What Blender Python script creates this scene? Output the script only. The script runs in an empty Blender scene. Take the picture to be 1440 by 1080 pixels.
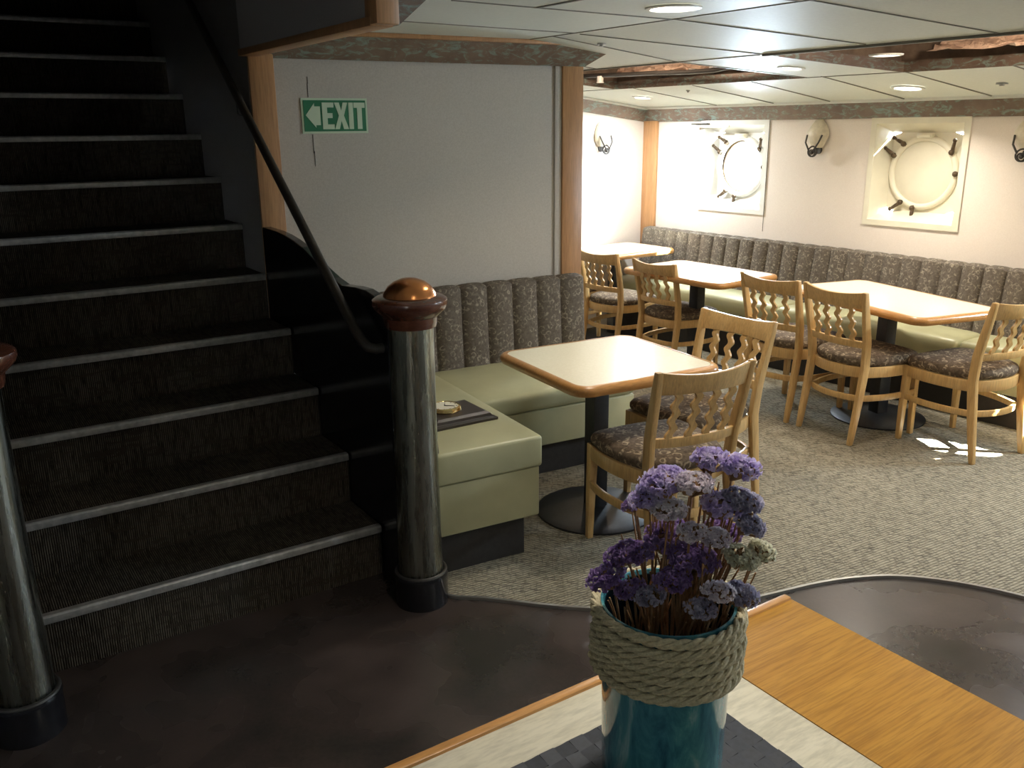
import bpy, bmesh, math, random
from math import sin, cos, pi, radians as R
from mathutils import Vector, Matrix
random.seed(7)
scene = bpy.context.scene
COL = scene.collection
C = bpy.data

# ------------------------------------------------------------------ frames
def az(a):
    a = R(a); return Vector((sin(a), cos(a), 0))
def frame(a):
    A, B = az(a), az(a - 90)
    return lambda u, v, z=0.0: A * u + B * v + Vector((0, 0, z))
P = frame(61.5)      # partition, corner booth, small table
S = frame(56.4)      # staircase and foreground table
W = frame(54.3)      # hull side of the room: w towards the hull, d along it to the left
PR, SR, WR = R(28.5), R(33.6), R(35.7)

# ------------------------------------------------------------------ mesh builder
class MB:
    def __init__(s): s.v = []; s.f = []
    def add(s, vs, fs):
        n = len(s.v); s.v += [tuple(x) for x in vs]; s.f += [tuple(n + i for i in f) for f in fs]; return s
    def box(s, x0, x1, y0, y1, z0, z1):
        vs = [(x, y, z) for z in (z0, z1) for y in (y0, y1) for x in (x0, x1)]
        return s.add(vs, [(0,2,3,1),(4,5,7,6),(0,1,5,4),(2,6,7,3),(0,4,6,2),(1,3,7,5)])
    def loops(s, rings, cap0=True, cap1=True, closed=True):
        n = len(rings[0]); vs = [p for r in rings for p in r]; fs = []
        for k in range(len(rings) - 1):
            for i in range(n if closed else n - 1):
                j = (i + 1) % n
                fs.append((k*n+i, k*n+j, (k+1)*n+j, (k+1)*n+i))
        if cap0: fs.append(tuple(range(n))[::-1])
        if cap1: fs.append(tuple((len(rings)-1)*n + i for i in range(n)))
        return s.add(vs, fs)
    def prism(s, poly, z0, z1):            # 2D outline in xy extruded in z
        return s.loops([[(x, y, z0) for x, y in poly], [(x, y, z1) for x, y in poly]])
    def prism_y(s, poly, y0, y1):          # outline in xz extruded along y
        return s.loops([[(x, y0, z) for x, z in poly], [(x, y1, z) for x, z in poly]])
    def prism_x(s, poly, x0, x1):          # outline in yz extruded along x
        return s.loops([[(x0, y, z) for y, z in poly], [(x1, y, z) for y, z in poly]])
    def lathe(s, prof, n=32, c=(0, 0, 0), axis='z', caps=True):
        rings = []
        for r, h in prof:
            r = max(r, 1e-4); ring = []
            for i in range(n):
                t = 2*pi*i/n
                q = {'z': (r*cos(t), r*sin(t), h), 'x': (h, r*cos(t), r*sin(t)), 'y': (r*sin(t), h, r*cos(t))}[axis]
                ring.append((q[0]+c[0], q[1]+c[1], q[2]+c[2]))
            rings.append(ring)
        return s.loops(rings, caps, caps)
    def tube(s, pts, rad, n=8, closed=False):
        pts = [Vector(p) for p in pts]; m = len(pts); rings = []
        rr = rad if isinstance(rad, (list, tuple)) else [rad]*m
        up = None
        for i, p in enumerate(pts):
            a = pts[(i-1) % m] if (closed or i > 0) else p
            b = pts[(i+1) % m] if (closed or i < m-1) else p
            t = (b - a).normalized()
            if up is None:
                up = Vector((0,0,1)) if abs(t.z) < .9 else Vector((1,0,0))
            x = (up - t*up.dot(t)).normalized(); up = x; y = t.cross(x)
            rings.append([p + x*rr[i]*cos(2*pi*k/n) + y*rr[i]*sin(2*pi*k/n) for k in range(n)])
        if closed: rings.append(rings[0]); return s.loops(rings, False, False)
        return s.loops(rings)
    def torus(s, Rm, r, c=(0,0,0), axis='z', n=40, m=10):
        pts = []
        for i in range(n):
            t = 2*pi*i/n
            q = {'z': (Rm*cos(t), Rm*sin(t), 0), 'x': (0, Rm*cos(t), Rm*sin(t)), 'y': (Rm*cos(t), 0, Rm*sin(t))}[axis]
            pts.append((q[0]+c[0], q[1]+c[1], q[2]+c[2]))
        return s.tube(pts, r, m, True)
    def sphere(s, c, r, n=14, m=8, sc=(1,1,1)):
        rings = []
        for k in range(m+1):
            f = -pi/2 + pi*k/m; q = max(cos(f), 1e-3)
            rings.append([(c[0]+r*sc[0]*q*cos(2*pi*i/n), c[1]+r*sc[1]*q*sin(2*pi*i/n), c[2]+r*sc[2]*sin(f)) for i in range(n)])
        return s.loops(rings)
    def sweep(s, pts, hx, hy):             # upright bar with a level rectangular section
        rings = []
        for i, (x, y, z) in enumerate(pts):
            a = hx[i] if isinstance(hx, (list, tuple)) else hx
            b = hy[i] if isinstance(hy, (list, tuple)) else hy
            rings.append([(x-a, y-b, z), (x+a, y-b, z), (x+a, y+b, z), (x-a, y+b, z)])
        return s.loops(rings)
    def band(s, pts, z0, z1, th, closed=False):   # bent strip standing on edge along a 2D path
        m = len(pts); rings = []
        for i, p in enumerate(pts):
            a = pts[(i-1) % m] if (closed or i > 0) else p
            b = pts[(i+1) % m] if (closed or i < m-1) else p
            tx, ty = b[0]-a[0], b[1]-a[1]; l = math.hypot(tx, ty) or 1
            nx, ny = ty/l*th/2, -tx/l*th/2
            rings.append([(p[0]-nx, p[1]-ny, z0), (p[0]+nx, p[1]+ny, z0), (p[0]+nx, p[1]+ny, z1), (p[0]-nx, p[1]-ny, z1)])
        if closed: rings.append(rings[0]); return s.loops(rings, False, False)
        return s.loops(rings)
    def build(s, name, mat, parent=None, loc=None, rz=0.0, smooth=True, bevel=0.0, seg=2, kind=None, world=False):
        me = C.meshes.new(name); me.from_pydata(s.v, [], s.f)
        bm = bmesh.new(); bm.from_mesh(me)
        bmesh.ops.recalc_face_normals(bm, faces=bm.faces); bm.to_mesh(me); bm.free()
        me.materials.append(mat)
        o = C.objects.new(name, me); COL.objects.link(o)
        if parent is not None: o.parent = parent
        if loc is not None: o.location = loc
        if rz: o.rotation_euler = (0, 0, rz)
        if bevel:
            m = o.modifiers.new('edge', 'BEVEL'); m.width = bevel; m.segments = seg; m.limit_method = 'ANGLE'; m.angle_limit = R(40)
        if smooth:
            for p in me.polygons: p.use_smooth = True
            m = o.modifiers.new('split', 'EDGE_SPLIT'); m.split_angle = R(38)
        if kind: o['kind'] = kind
        return o

def tag(o, label, cat, group=None):
    o['label'] = label; o['category'] = cat
    if group: o['group'] = group
    return o
def thing(name, label, cat, loc=(0,0,0), rz=0.0, group=None):
    o = C.objects.new(name, None); COL.objects.link(o); o.empty_display_size = .1
    o.location = loc; o.rotation_euler = (0, 0, rz)
    return tag(o, label, cat, group)
def struct(name, loc=(0,0,0), rz=0.0):
    o = C.objects.new(name, None); COL.objects.link(o); o.location = loc; o.rotation_euler = (0,0,rz); o['kind'] = 'structure'
    return o
def dup(root, loc, rz, label=None, scale=None):
    r = root.copy(); COL.objects.link(r); r.location = loc; r.rotation_euler = (0, 0, rz)
    if label: r['label'] = label
    if scale: r.scale = (scale,)*3
    for ch in list(root.children):
        c = ch.copy(); COL.objects.link(c); c.parent = r
        for g in list(ch.children):
            d = g.copy(); COL.objects.link(d); d.parent = c
    return r

# ------------------------------------------------------------------ materials
def mat(name, col=(.5,.5,.5), rough=.6, metal=0.0, spec=.5):
    m = C.materials.new(name); m.use_nodes = True
    b = m.node_tree.nodes['Principled BSDF']
    b.inputs['Base Color'].default_value = (*col, 1); b.inputs['Roughness'].default_value = rough
    b.inputs['Metallic'].default_value = metal; b.inputs['Specular IOR Level'].default_value = spec
    return m, m.node_tree, b
def N(nt, t, **kw):
    n = nt.nodes.new(t)
    for k, v in kw.items():
        if k in n.inputs: n.inputs[k].default_value = v
        else: setattr(n, k, v)
    return n
def coords(nt, scale=(1,1,1), rot=(0,0,0), out='Object'):
    t = nt.nodes.new('ShaderNodeTexCoord'); mp = nt.nodes.new('ShaderNodeMapping')
    mp.inputs['Scale'].default_value = scale; mp.inputs['Rotation'].default_value = rot
    nt.links.new(t.outputs[out], mp.inputs['Vector']); return mp.outputs['Vector']
def ramp(nt, fac, stops):
    r = nt.nodes.new('ShaderNodeValToRGB'); e = r.color_ramp.elements
    while len(e) < len(stops): e.new(.5)
    for k, (p, c) in enumerate(stops):
        e[k].position = p; e[k].color = (*c, 1) if len(c) == 3 else c
    nt.links.new(fac, r.inputs['Fac']); return r.outputs['Color']
def mix(nt, fac, a, b, mode='MIX'):
    n = nt.nodes.new('ShaderNodeMix'); n.data_type = 'RGBA'; n.blend_type = mode
    for s, v in ((n.inputs[0], fac), (n.inputs[6], a), (n.inputs[7], b)):
        if isinstance(v, (int, float)): s.default_value = v
        elif isinstance(v, tuple): s.default_value = (*v, 1) if len(v) == 3 else v
        else: nt.links.new(v, s)
    return n.outputs[2]
def bump(nt, b, h, strength=.3, dist=.01):
    n = nt.nodes.new('ShaderNodeBump'); n.inputs['Strength'].default_value = strength; n.inputs['Distance'].default_value = dist
    nt.links.new(h, n.inputs['Height']); nt.links.new(n.outputs['Normal'], b.inputs['Normal'])
def noise(nt, vec, scale, detail=3, rough=.5, dist=0.0):
    n = N(nt, 'ShaderNodeTexNoise', Scale=scale, Detail=detail, Roughness=rough, Distortion=dist)
    nt.links.new(vec, n.inputs['Vector']); return n.outputs['Fac']
def wave(nt, vec, scale, dist=0.0, detail=2, axis='X', prof='SIN', dscale=1.0):
    n = N(nt, 'ShaderNodeTexWave', Scale=scale, Distortion=dist, Detail=detail)
    n.inputs['Detail Scale'].default_value = dscale
    n.bands_direction = axis; n.wave_profile = prof
    nt.links.new(vec, n.inputs['Vector']); return n.outputs['Fac']

def m_speckle(name, c1, c2, scale=160, rough=.6, bstr=.15, spec=.4):
    m, nt, b = mat(name, c1, rough, spec=spec); v = coords(nt)
    f = noise(nt, v, scale, 3, .7); nt.links.new(ramp(nt, f, [(.35, c1), (.65, c2)]), b.inputs['Base Color'])
    if bstr: bump(nt, b, f, bstr, .003)
    return m
def m_wood(name, c1, c2, axis='Z', scale=9, rough=.35, stretch=.06, coat=0.0):
    m, nt, b = mat(name, c1, rough)
    sc = {'X': (stretch,1,1), 'Y': (1,stretch,1), 'Z': (1,1,stretch)}[axis]
    v = coords(nt, sc)
    f1 = noise(nt, v, scale*3, 4, .6, .6); f2 = noise(nt, v, scale*22, 3, .6)
    a = ramp(nt, f1, [(.3, c1), (.7, c2)])
    k = ramp(nt, f2, [(.35, (.72,.72,.72)), (.6, (1,1,1))])
    nt.links.new(mix(nt, .75, a, k, 'MULTIPLY'), b.inputs['Base Color'])
    b.inputs['Coat Weight'].default_value = coat; b.inputs['Coat Roughness'].default_value = .15
    return m
def m_plain(name, c, rough=.5, metal=0.0, spec=.5, var=.0, scale=40, bstr=0):
    m, nt, b = mat(name, c, rough, metal, spec)
    v = coords(nt); f = noise(nt, v, scale, 4, .6)
    lo = tuple(x*(1-var) for x in c); hi = tuple(min(1, x*(1+var)) for x in c)
    nt.links.new(ramp(nt, f, [(.3, lo), (.7, hi)]), b.inputs['Base Color'])
    if bstr: bump(nt, b, f, bstr, .004)
    return m
def m_fabric(name, base, mid, light, scale=1.0):
    m, nt, b = mat(name, base, .9, spec=.15); v = coords(nt)
    n = N(nt, 'ShaderNodeTexNoise', Scale=22*scale, Detail=2.0); nt.links.new(v, n.inputs['Vector'])
    add = nt.nodes.new('ShaderNodeVectorMath'); add.operation = 'MULTIPLY_ADD'
    add.inputs[1].default_value = (.045/scale,)*3
    nt.links.new(n.outputs['Color'], add.inputs[0]); nt.links.new(v, add.inputs[2])
    vo = N(nt, 'ShaderNodeTexVoronoi', Scale=21*scale); nt.links.new(add.outputs[0], vo.inputs['Vector'])
    ring = ramp(nt, vo.outputs['Distance'], [(0, (.15,)*3), (.30, (0,0,0)), (.40, (1,1,1)), (.46, (.85,)*3), (.56, (0,0,0)), (1, (.1,)*3)])
    msk = ramp(nt, noise(nt, v, 30*scale, 3), [(.42, (0,0,0)), (.62, (1,1,1))])
    fac = mix(nt, 1.0, ring, msk, 'MULTIPLY')
    c0 = ramp(nt, noise(nt, v, 45*scale, 4, .7), [(.35, base), (.65, mid)])
    nt.links.new(mix(nt, fac, c0, light), b.inputs['Base Color'])
    bump(nt, b, noise(nt, v, 500, 2), .25, .002)
    return m

M = {}
M['wall'] = m_speckle('wall_vinyl', (.45,.42,.365), (.52,.485,.43), 150, .55)
M['hull'] = m_speckle('hull_wall_vinyl', (.74,.67,.60), (.79,.72,.65), 150, .5, .1)
M['dimwall'] = m_speckle('stair_vinyl_dim', (.15,.135,.125), (.19,.175,.16), 150, .5, .1)  # vinyl darkened: the gloom of the stair is put into the colour
M['litwall'] = m_speckle('stair_vinyl_lit', (.42,.39,.38), (.48,.45,.44), 150, .5, .1)  # lighter copy for the lit stairwell face; the light is in the colour
M['oak'] = m_wood('oak_trim', (.40,.20,.085), (.52,.28,.125), 'Z', 8, .4)
M['edge'] = m_wood('oak_edge', (.46,.215,.06), (.58,.29,.09), 'X', 8, .28, .15, .3)
M['chair'] = m_wood('maple_chair', (.58,.345,.125), (.68,.44,.185), 'Z', 8, .33, .08, .2)
M['lam'] = m_speckle('cream_laminate', (.69,.65,.49), (.75,.71,.56), 90, .28, 0)
M['vinyl'] = m_plain('sage_vinyl', (.45,.44,.265), .36, 0, .5, .07, 6, .15)
M['black'] = m_plain('black_paint', (.017,.017,.019), .45, 0, .5, .3, 60)
M['kick'] = m_plain('dark_kick', (.025,.022,.02), .6, 0, .4, .2)
M['gloss'] = m_plain('black_gloss', (.010,.010,.012), .16, 0, .5, .2)
M['fab'] = m_fabric('swirl_fabric', (.095,.08,.066), (.155,.132,.108), (.34,.30,.24), 1.55)
M['seatfab'] = m_fabric('seat_fabric', (.07,.05,.035), (.15,.11,.075), (.42,.33,.22), 1.3)
M['ceil'] = m_speckle('ceiling_tile', (.72,.75,.69), (.76,.79,.73), 60, .55, 0, .25)
M['gap'] = m_plain('ceiling_gap', (.20,.19,.16), .7)
M['nosing'] = m_plain('aluminium_nosing', (.46,.45,.43), .42, .5, .5, .25, 35, .1)
M['steel'] = m_plain('dull_steel', (.5,.5,.48), .3, .9)
M['iron'] = m_plain('wrought_iron', (.06,.055,.05), .5, .6)
M['bronze'] = m_plain('bronze', (.10,.07,.045), .45, .7, .5, .3)
M['mahog'] = m_wood('mahogany', (.075,.022,.012), (.12,.04,.02), 'X', 6, .22, .3, .5)
M['copper'] = m_plain('copper_dome', (.62,.25,.085), .24, .9, .5, .15, 10)
M['cream'] = m_plain('cream_paint', (.78,.74,.60), .4, 0, .5, .04, 8)
M['offwhite'] = m_plain('white_paint', (.8,.8,.75), .4)
M['brass'] = m_plain('brass', (.75,.56,.25), .18, 1.0)
M['green'] = m_plain('sign_green', (.012,.16,.065), .5)
M['signwhite'] = m_plain('sign_white', (.55,.68,.50), .5)
M['plaque'] = m_plain('ebony_wood', (.035,.028,.025), .3, 0, .5, .2)
M['ink'] = m_plain('clock_ink', (.05,.03,.02), .5)
M['alab'] = m_plain('alabaster', (.66,.60,.47), .35, 0, .5, .15, 30)
M['void'] = m_plain('dusty_void', (.16,.12,.09), .8, 0, .3, .4, 8)
M['stem'] = m_plain('dried_stem', (.30,.17,.08), .8, 0, .3, .3, 80)

def m_column():
    m, nt, b = mat('brushed_metal', (.34,.33,.27), .27, 1.0)
    v = coords(nt, (1,1,.05)); f = noise(nt, v, 60, 4, .65)
    nt.links.new(ramp(nt, f, [(.3, (.24,.24,.19)), (.55, (.31,.31,.26)), (.8, (.38,.39,.34))]), b.inputs['Base Color'])
    nt.links.new(ramp(nt, f, [(.3, (.2,)*3), (.7, (.36,)*3)]), b.inputs['Roughness'])
    return m
M['column'] = m_column()
def m_fascia():
    m, nt, b = mat('weathered_copper', (.13,.075,.05), .42, .2)
    v = coords(nt); f1 = noise(nt, v, 7, 5, .65)
    v2 = coords(nt, (1,1,2.5)); f2 = noise(nt, v2, 13, 6, .7, 1.2)
    base = ramp(nt, f1, [(.3, (.115,.078,.058)), (.7, (.20,.142,.108))])
    pat = ramp(nt, f2, [(.50, (0,0,0)), (.62, (.85,)*3)])
    nt.links.new(mix(nt, pat, base, (.20,.29,.26)), b.inputs['Base Color'])
    nt.links.new(ramp(nt, f2, [(.5, (.25,)*3), (.66, (.05,)*3)]), b.inputs['Metallic'])
    return m
M['fascia'] = m_fascia()
def m_floor():
    m, nt, b = mat('worn_floor', (.06,.045,.04), .3, 0, .5)
    v = coords(nt); f = noise(nt, v, 2.2, 3, .55, .2); g = noise(nt, v, 60, 3, .7)
    a = ramp(nt, f, [(.22, (.018,.019,.018)), (.5, (.050,.037,.032)), (.8, (.098,.070,.060))])
    k = ramp(nt, g, [(.3, (.8,)*3), (.6, (1,1,1))])
    nt.links.new(mix(nt, .8, a, k, 'MULTIPLY'), b.inputs['Base Color'])
    nt.links.new(ramp(nt, f, [(.3, (.20,)*3), (.7, (.36,)*3)]), b.inputs['Roughness'])
    bump(nt, b, noise(nt, v, 6, 2), .10, .01)
    return m
M['floor'] = m_floor()
def m_carpet():
    m, nt, b = mat('hatched_carpet', (.3,.27,.19), .95, 0, .1)
    v = coords(nt, (1,1,1), (0,0,R(-30)))
    w1 = wave(nt, v, 22, .35, 2, 'Y', 'SIN', 3)                      # fine ribs
    vs = coords(nt, (5,40,1), (0,0,R(-30))); d1 = noise(nt, vs, 4.0, 3, .6, .2)   # dashes along the ribs
    vt = coords(nt, (34,6,1), (0,0,R(-30))); d2 = noise(nt, vt, 2.6, 3, .6, .2)   # cross hatching
    a = ramp(nt, w1, [(.1, (.185,.163,.118)), (.6, (.385,.347,.262))])
    a = mix(nt, ramp(nt, d1, [(.50, (0,0,0)), (.60, (.85,)*3)]), a, (.075,.065,.05))
    a = mix(nt, ramp(nt, d2, [(.54, (0,0,0)), (.62, (.5,)*3)]), a, (.10,.09,.07))
    nt.links.new(a, b.inputs['Base Color']); bump(nt, b, w1, .5, .006)
    return m
M['carpet'] = m_carpet()
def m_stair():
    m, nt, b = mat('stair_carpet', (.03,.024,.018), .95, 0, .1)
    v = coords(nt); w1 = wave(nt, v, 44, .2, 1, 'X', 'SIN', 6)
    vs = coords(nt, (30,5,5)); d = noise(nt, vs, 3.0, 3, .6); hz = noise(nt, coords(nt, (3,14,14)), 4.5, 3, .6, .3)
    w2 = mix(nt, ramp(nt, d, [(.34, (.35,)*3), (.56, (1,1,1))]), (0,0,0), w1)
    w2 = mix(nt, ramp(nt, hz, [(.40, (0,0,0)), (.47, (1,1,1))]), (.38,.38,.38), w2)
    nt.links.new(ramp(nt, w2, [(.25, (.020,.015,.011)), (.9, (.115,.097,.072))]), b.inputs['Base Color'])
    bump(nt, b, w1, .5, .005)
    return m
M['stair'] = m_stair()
def m_oaktop():
    m, nt, b = mat('oak_veneer', (.5,.27,.07), .33)
    v = coords(nt, (.05,1,1)); f1 = noise(nt, v, 40, 4, .6, .3); f2 = noise(nt, v, 260, 3, .6)
    a = ramp(nt, f1, [(.3, (.40,.185,.020)), (.7, (.52,.265,.038))])
    k = ramp(nt, f2, [(.36, (.66,.62,.55)), (.58, (1,1,1))])
    nt.links.new(mix(nt, .8, a, k, 'MULTIPLY'), b.inputs['Base Color'])
    return m
M['oaktop'] = m_oaktop()
M['creamtop'] = m_wood('pale_laminate', (.64,.59,.45), (.68,.63,.50), 'X', 5, .33, .2)
M['mat'] = m_plain('woven_mat', (.030,.034,.045), .5, 0, .5, .25, 90)
def m_vase():
    m, nt, b = mat('teal_glaze', (.02,.12,.16), .10, 0, .6)
    v = coords(nt, (1,1,.28)); f = noise(nt, v, 26, 5, .65, 1.0); g = noise(nt, coords(nt, (1,1,.5)), 9, 3)
    a = ramp(nt, f, [(.28, (.02,.085,.12)), (.46, (.045,.20,.245)), (.58, (.085,.29,.31)), (.72, (.30,.46,.48))])
    c = ramp(nt, g, [(.35, (.55,.7,1.0)), (.65, (1.0,1.0,.85))])
    nt.links.new(mix(nt, .4, a, c, 'MULTIPLY'), b.inputs['Base Color'])
    b.inputs['Coat Weight'].default_value = .6; b.inputs['Coat Roughness'].default_value = .04
    return m
M['vase'] = m_vase()
M['innershade'] = m_plain('shaded_glaze', (.006,.016,.026), .25, 0, .4)  # shade inside the vase mouth, put into the colour
M['rope'] = m_plain('manila_rope', (.52,.46,.31), .9, 0, .2, .25, 240, .5)
def m_petal(name, c1, c2):
    m, nt, b = mat(name, c1, .75, 0, .3); v = coords(nt)
    nt.links.new(ramp(nt, noise(nt, v, 70, 3), [(.35, c1), (.65, c2)]), b.inputs['Base Color'])
    col = b.inputs['Base Color'].links[0].from_socket
    t = nt.nodes.new('ShaderNodeBsdfTranslucent'); d = nt.nodes.new('ShaderNodeBsdfDiffuse'); x = nt.nodes.new('ShaderNodeMixShader'); x.inputs[0].default_value = .42
    nt.links.new(col, t.inputs[0]); nt.links.new(col, d.inputs[0]); nt.links.new(d.outputs[0], x.inputs[1]); nt.links.new(t.outputs[0], x.inputs[2])
    nt.links.new(x.outputs[0], nt.nodes['Material Output'].inputs[0]); nt.nodes.remove(b)
    return m
M['lav'] = m_petal('lavender_petal', (.52,.42,.72), (.82,.75,.92))
M['pur'] = m_petal('purple_petal', (.25,.15,.38), (.44,.33,.56))
M['pale'] = m_petal('pale_petal', (.74,.67,.76), (.90,.85,.88))
M['creamf'] = m_petal('cream_petal', (.66,.64,.50), (.80,.78,.64))
M['greyf'] = m_petal('grey_petal', (.40,.37,.50), (.60,.57,.67))
def m_foil():
    m, nt, b = mat('foil_insulation', (.55,.32,.22), .4, .2); v = coords(nt)
    f = noise(nt, v, 9, 5, .6, 1.0)
    nt.links.new(ramp(nt, f, [(.35, (.42,.27,.20)), (.6, (.82,.62,.48))]), b.inputs['Base Color'])
    bump(nt, b, f, .8, .04); return m
M['foil'] = m_foil()
def m_emit(name, c, s):
    m = C.materials.new(name); m.use_nodes = True; nt = m.node_tree; nt.nodes.clear()
    o = nt.nodes.new('ShaderNodeOutputMaterial'); e = nt.nodes.new('ShaderNodeEmission')
    e.inputs[0].default_value = (*c, 1); e.inputs[1].default_value = s; nt.links.new(e.outputs[0], o.inputs[0]); return m
M['lamp'] = m_emit('lamp_diffuser', (1,.95,.84), 9)
def m_glass():
    m = C.materials.new('port_glass'); m.use_nodes = True; nt = m.node_tree; nt.nodes.clear()
    o = nt.nodes.new('ShaderNodeOutputMaterial'); t = nt.nodes.new('ShaderNodeBsdfTransparent'); g = nt.nodes.new('ShaderNodeBsdfGlossy')
    t.inputs[0].default_value = (.93,.97,1,1); g.inputs['Roughness'].default_value = .02
    x = nt.nodes.new('ShaderNodeMixShader'); x.inputs[0].default_value = .06
    nt.links.new(t.outputs[0], x.inputs[1]); nt.links.new(g.outputs[0], x.inputs[2]); nt.links.new(x.outputs[0], o.inputs[0]); return m
M['glass'] = m_glass()

# ------------------------------------------------------------------ setting: floor, walls, ceiling
MB().box(-5, 9, -6, 11, -.06, 0).build('floor', M['floor'], kind='structure', smooth=False)
edge = [(-.262,2.93),(-.235,2.895),(-.12,2.885),(-.007,2.858),(.14,2.822),(.288,2.80),(.44,2.785),(.60,2.79),(.72,2.81),(.82,2.842),(.98,2.905),(1.147,2.972),(1.32,3.015),(1.49,3.022),(1.68,2.965),(1.865,2.86),(2.15,2.62),(2.5,2.28),(3.0,1.95),(4.6,1.2)]
def smooth_pts(p, it=2):
    for _ in range(it):
        q = [p[0]]
        for a, b in zip(p, p[1:]):
            q += [(a[0]*.75+b[0]*.25, a[1]*.75+b[1]*.25), (a[0]*.25+b[0]*.75, a[1]*.25+b[1]*.75)]
        p = q + [p[-1]]
    return p
es = smooth_pts(edge)
w0 = P(1.0, 4.3)
poly = es + [(6.5,3.0), (5.0,6.0), (1.2,9.5), (-2.2,8.0), (w0.x, w0.y)]
MB().prism(poly, .0, .008).build('floor_carpet', M['carpet'], kind='structure', smooth=False)
MB().band(es, .0, .012, .012).build('trim_1', M['steel'], kind='structure', smooth=False)

# partition with the exit sign
MB().box(.98, 2.70, 4.19, 4.29, 0, 2.09).build('wall_partition', M['wall'], rz=PR, kind='structure', smooth=False)
seam = MB()
for x, z0, z1 in ((1.219,1.81,1.87),(1.221,1.87,1.90),(1.229,1.56,1.645),(1.232,1.50,1.57)):
    seam.box(x-.0012, x+.0012, 4.188, 4.191, z0, z1)
seam.build('trim_2', M['kick'], rz=PR, kind='structure', smooth=False)
MB().box(2.585, 2.715, 4.165, 4.31, 0, 1.985).build('trim_3', M['oak'], rz=PR, kind='structure', bevel=.006)
MB().box(2.545, 2.59, 4.178, 4.195, 0, 1.985).build('trim_4', M['wall'], rz=PR, kind='structure', bevel=.003)
MB().box(.932, 1.043, 4.07, 4.25, 0, 1.985).build('trim_5', M['oak'], rz=PR, kind='structure', bevel=.006)
def fascia(name, rz, x0, x1, xt0, xt1, yb, yt, zb, zt, lip=True, pts=None):
    m = MB(); th = .012
    m.add([(x0,yb,zb),(x1,yb,zb),(xt1,yt,zt),(xt0,yt,zt),(x0,yb+th,zb),(x1,yb+th,zb),(xt1,yt+th,zt),(xt0,yt+th,zt)],
          [(0,1,2,3),(4,7,6,5),(0,4,5,1),(3,2,6,7),(0,3,7,4),(1,5,6,2)])
    o = m.build(name, M['fascia'], rz=rz, kind='structure', smooth=False)
    if lip:
        l = MB().box(xt0, xt1, yt-.012, yt+.02, zt-.016, zt+.004)
        l.build('lip', M['oak'], o, bevel=.003)
    return o
fascia('trim_6', PR, .99, 2.72, .99, 2.90, 4.165, 4.075, 1.975, 2.086)
m = MB(); m.add([(2.72,4.165,1.975),(2.90,4.075,2.086),(2.90,4.40,2.086),(2.72,4.31,1.975)], [(0,1,2,3)])
m.build('trim_7', M['fascia'], rz=PR, kind='structure', smooth=False)

# ceiling profile towards the hull
def prof(w):
    for (a, za), (b, zb) in zip(PROF, PROF[1:]):
        if w <= b: return za + (zb-za)*(w-a)/(b-a)
    return PROF[-1][1]
PROF = [(-9, 2.09), (2.82, 2.09), (3.67, 1.999), (4.474, 1.927), (5.45, 1.81), (6.2, 1.74)]
def wq(m, pts, th=.03):
    lo = [(w, d, prof(w)) for w, d in pts]; hi = [(w, d, z+th) for w, d, z in lo]
    m.loops([lo, hi])
c = MB()
for poly in ([S(1.33,8), S(1.33,-4), W(2.82,-4), W(2.82,8)], [S(-3,-4), S(1.33,-4), S(1.33,2.66), S(-3,2.66)]):
    c.loops([[(p.x, p.y, 2.09) for p in poly], [(p.x, p.y, 2.12) for p in poly]])
c.build('ceiling', M['ceil'], kind='structure', smooth=False)
c = MB()
wq(c, [(2.82,-4),(3.67,-4),(3.67,6),(2.82,6)])
wq(c, [(3.67,5.05),(4.474,4.92),(4.474,6),(3.67,6)])
wq(c, [(3.67,2.976),(4.474,2.726),(4.474,3.312),(3.67,3.542)])
wq(c, [(3.67,-4),(4.474,-4),(4.474,1.1),(3.67,1.1)])
wq(c, [(4.474,-4),(5.6,-4),(5.6,6),(4.474,6)])
c.build('ceiling_slope', M['ceil'], rz=WR, kind='structure', smooth=False)
# joints between the panels
g = MB()
def joint(w0, d0, w1, d1, h=.0042, drop=.003):
    a, b = Vector((w0, d0)), Vector((w1, d1)); n = (b-a).normalized(); n = Vector((-n.y, n.x))*h
    k = max(1, int(abs(w1-w0)/.2)) if w1 != w0 else 1
    pts = [a.lerp(b, i/k) for i in range(k+1)]
    rings = [[(p.x-n.x, p.y-n.y, prof(p.x)-drop), (p.x+n.x, p.y+n.y, prof(p.x)-drop), (p.x+n.x, p.y+n.y, prof(p.x)+.002), (p.x-n.x, p.y-n.y, prof(p.x)+.002)] for p in pts]
    g.loops(rings)
for d in (4.03, 3.395, 2.77, 2.14, 1.5, .87, .24, -.4, -1): joint(1.75, d, 2.82, d)
for d in (2.14, 1.5, .87, .24, -.4, -1): joint(.4, d, 1.75, d)
joint(2.12, 2.77, 2.12, -1, .008); joint(2.82, 5.6, 2.82, -3, .004)
for q in ((2.82,3.562,3.67,3.548),(2.85,3.394,3.66,2.976),(2.82,2.76,3.64,2.407),(2.82,2.10,3.67,1.84),(2.82,1.45,3.67,1.2),(2.82,4.2,3.67,4.2),(2.82,4.8,3.67,4.8)): joint(*q)
joint(3.67, 5.6, 3.67, 3.0, .004); joint(3.665, 2.976, 3.665, 1.0, .011, .010); joint(4.474, 5.6, 4.474, -2, .005); joint(3.665, 5.05, 3.665, 3.545, .008, .006)
joint(3.67, 3.542, 4.474, 3.312, .006)
for q in ((4.454,3.204,5.42,3.25),(4.476,2.711,5.42,2.707),(4.50,3.73,5.43,3.787),(4.5,4.212,5.4,4.25),(4.48,2.17,5.4,2.15),(4.48,4.75,5.4,4.78),(4.48,1.6,5.4,1.6),(4.48,1.05,5.4,1.05)): joint(*q)
g.build('trim_8', M['gap'], rz=WR, kind='structure', smooth=False)
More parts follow.
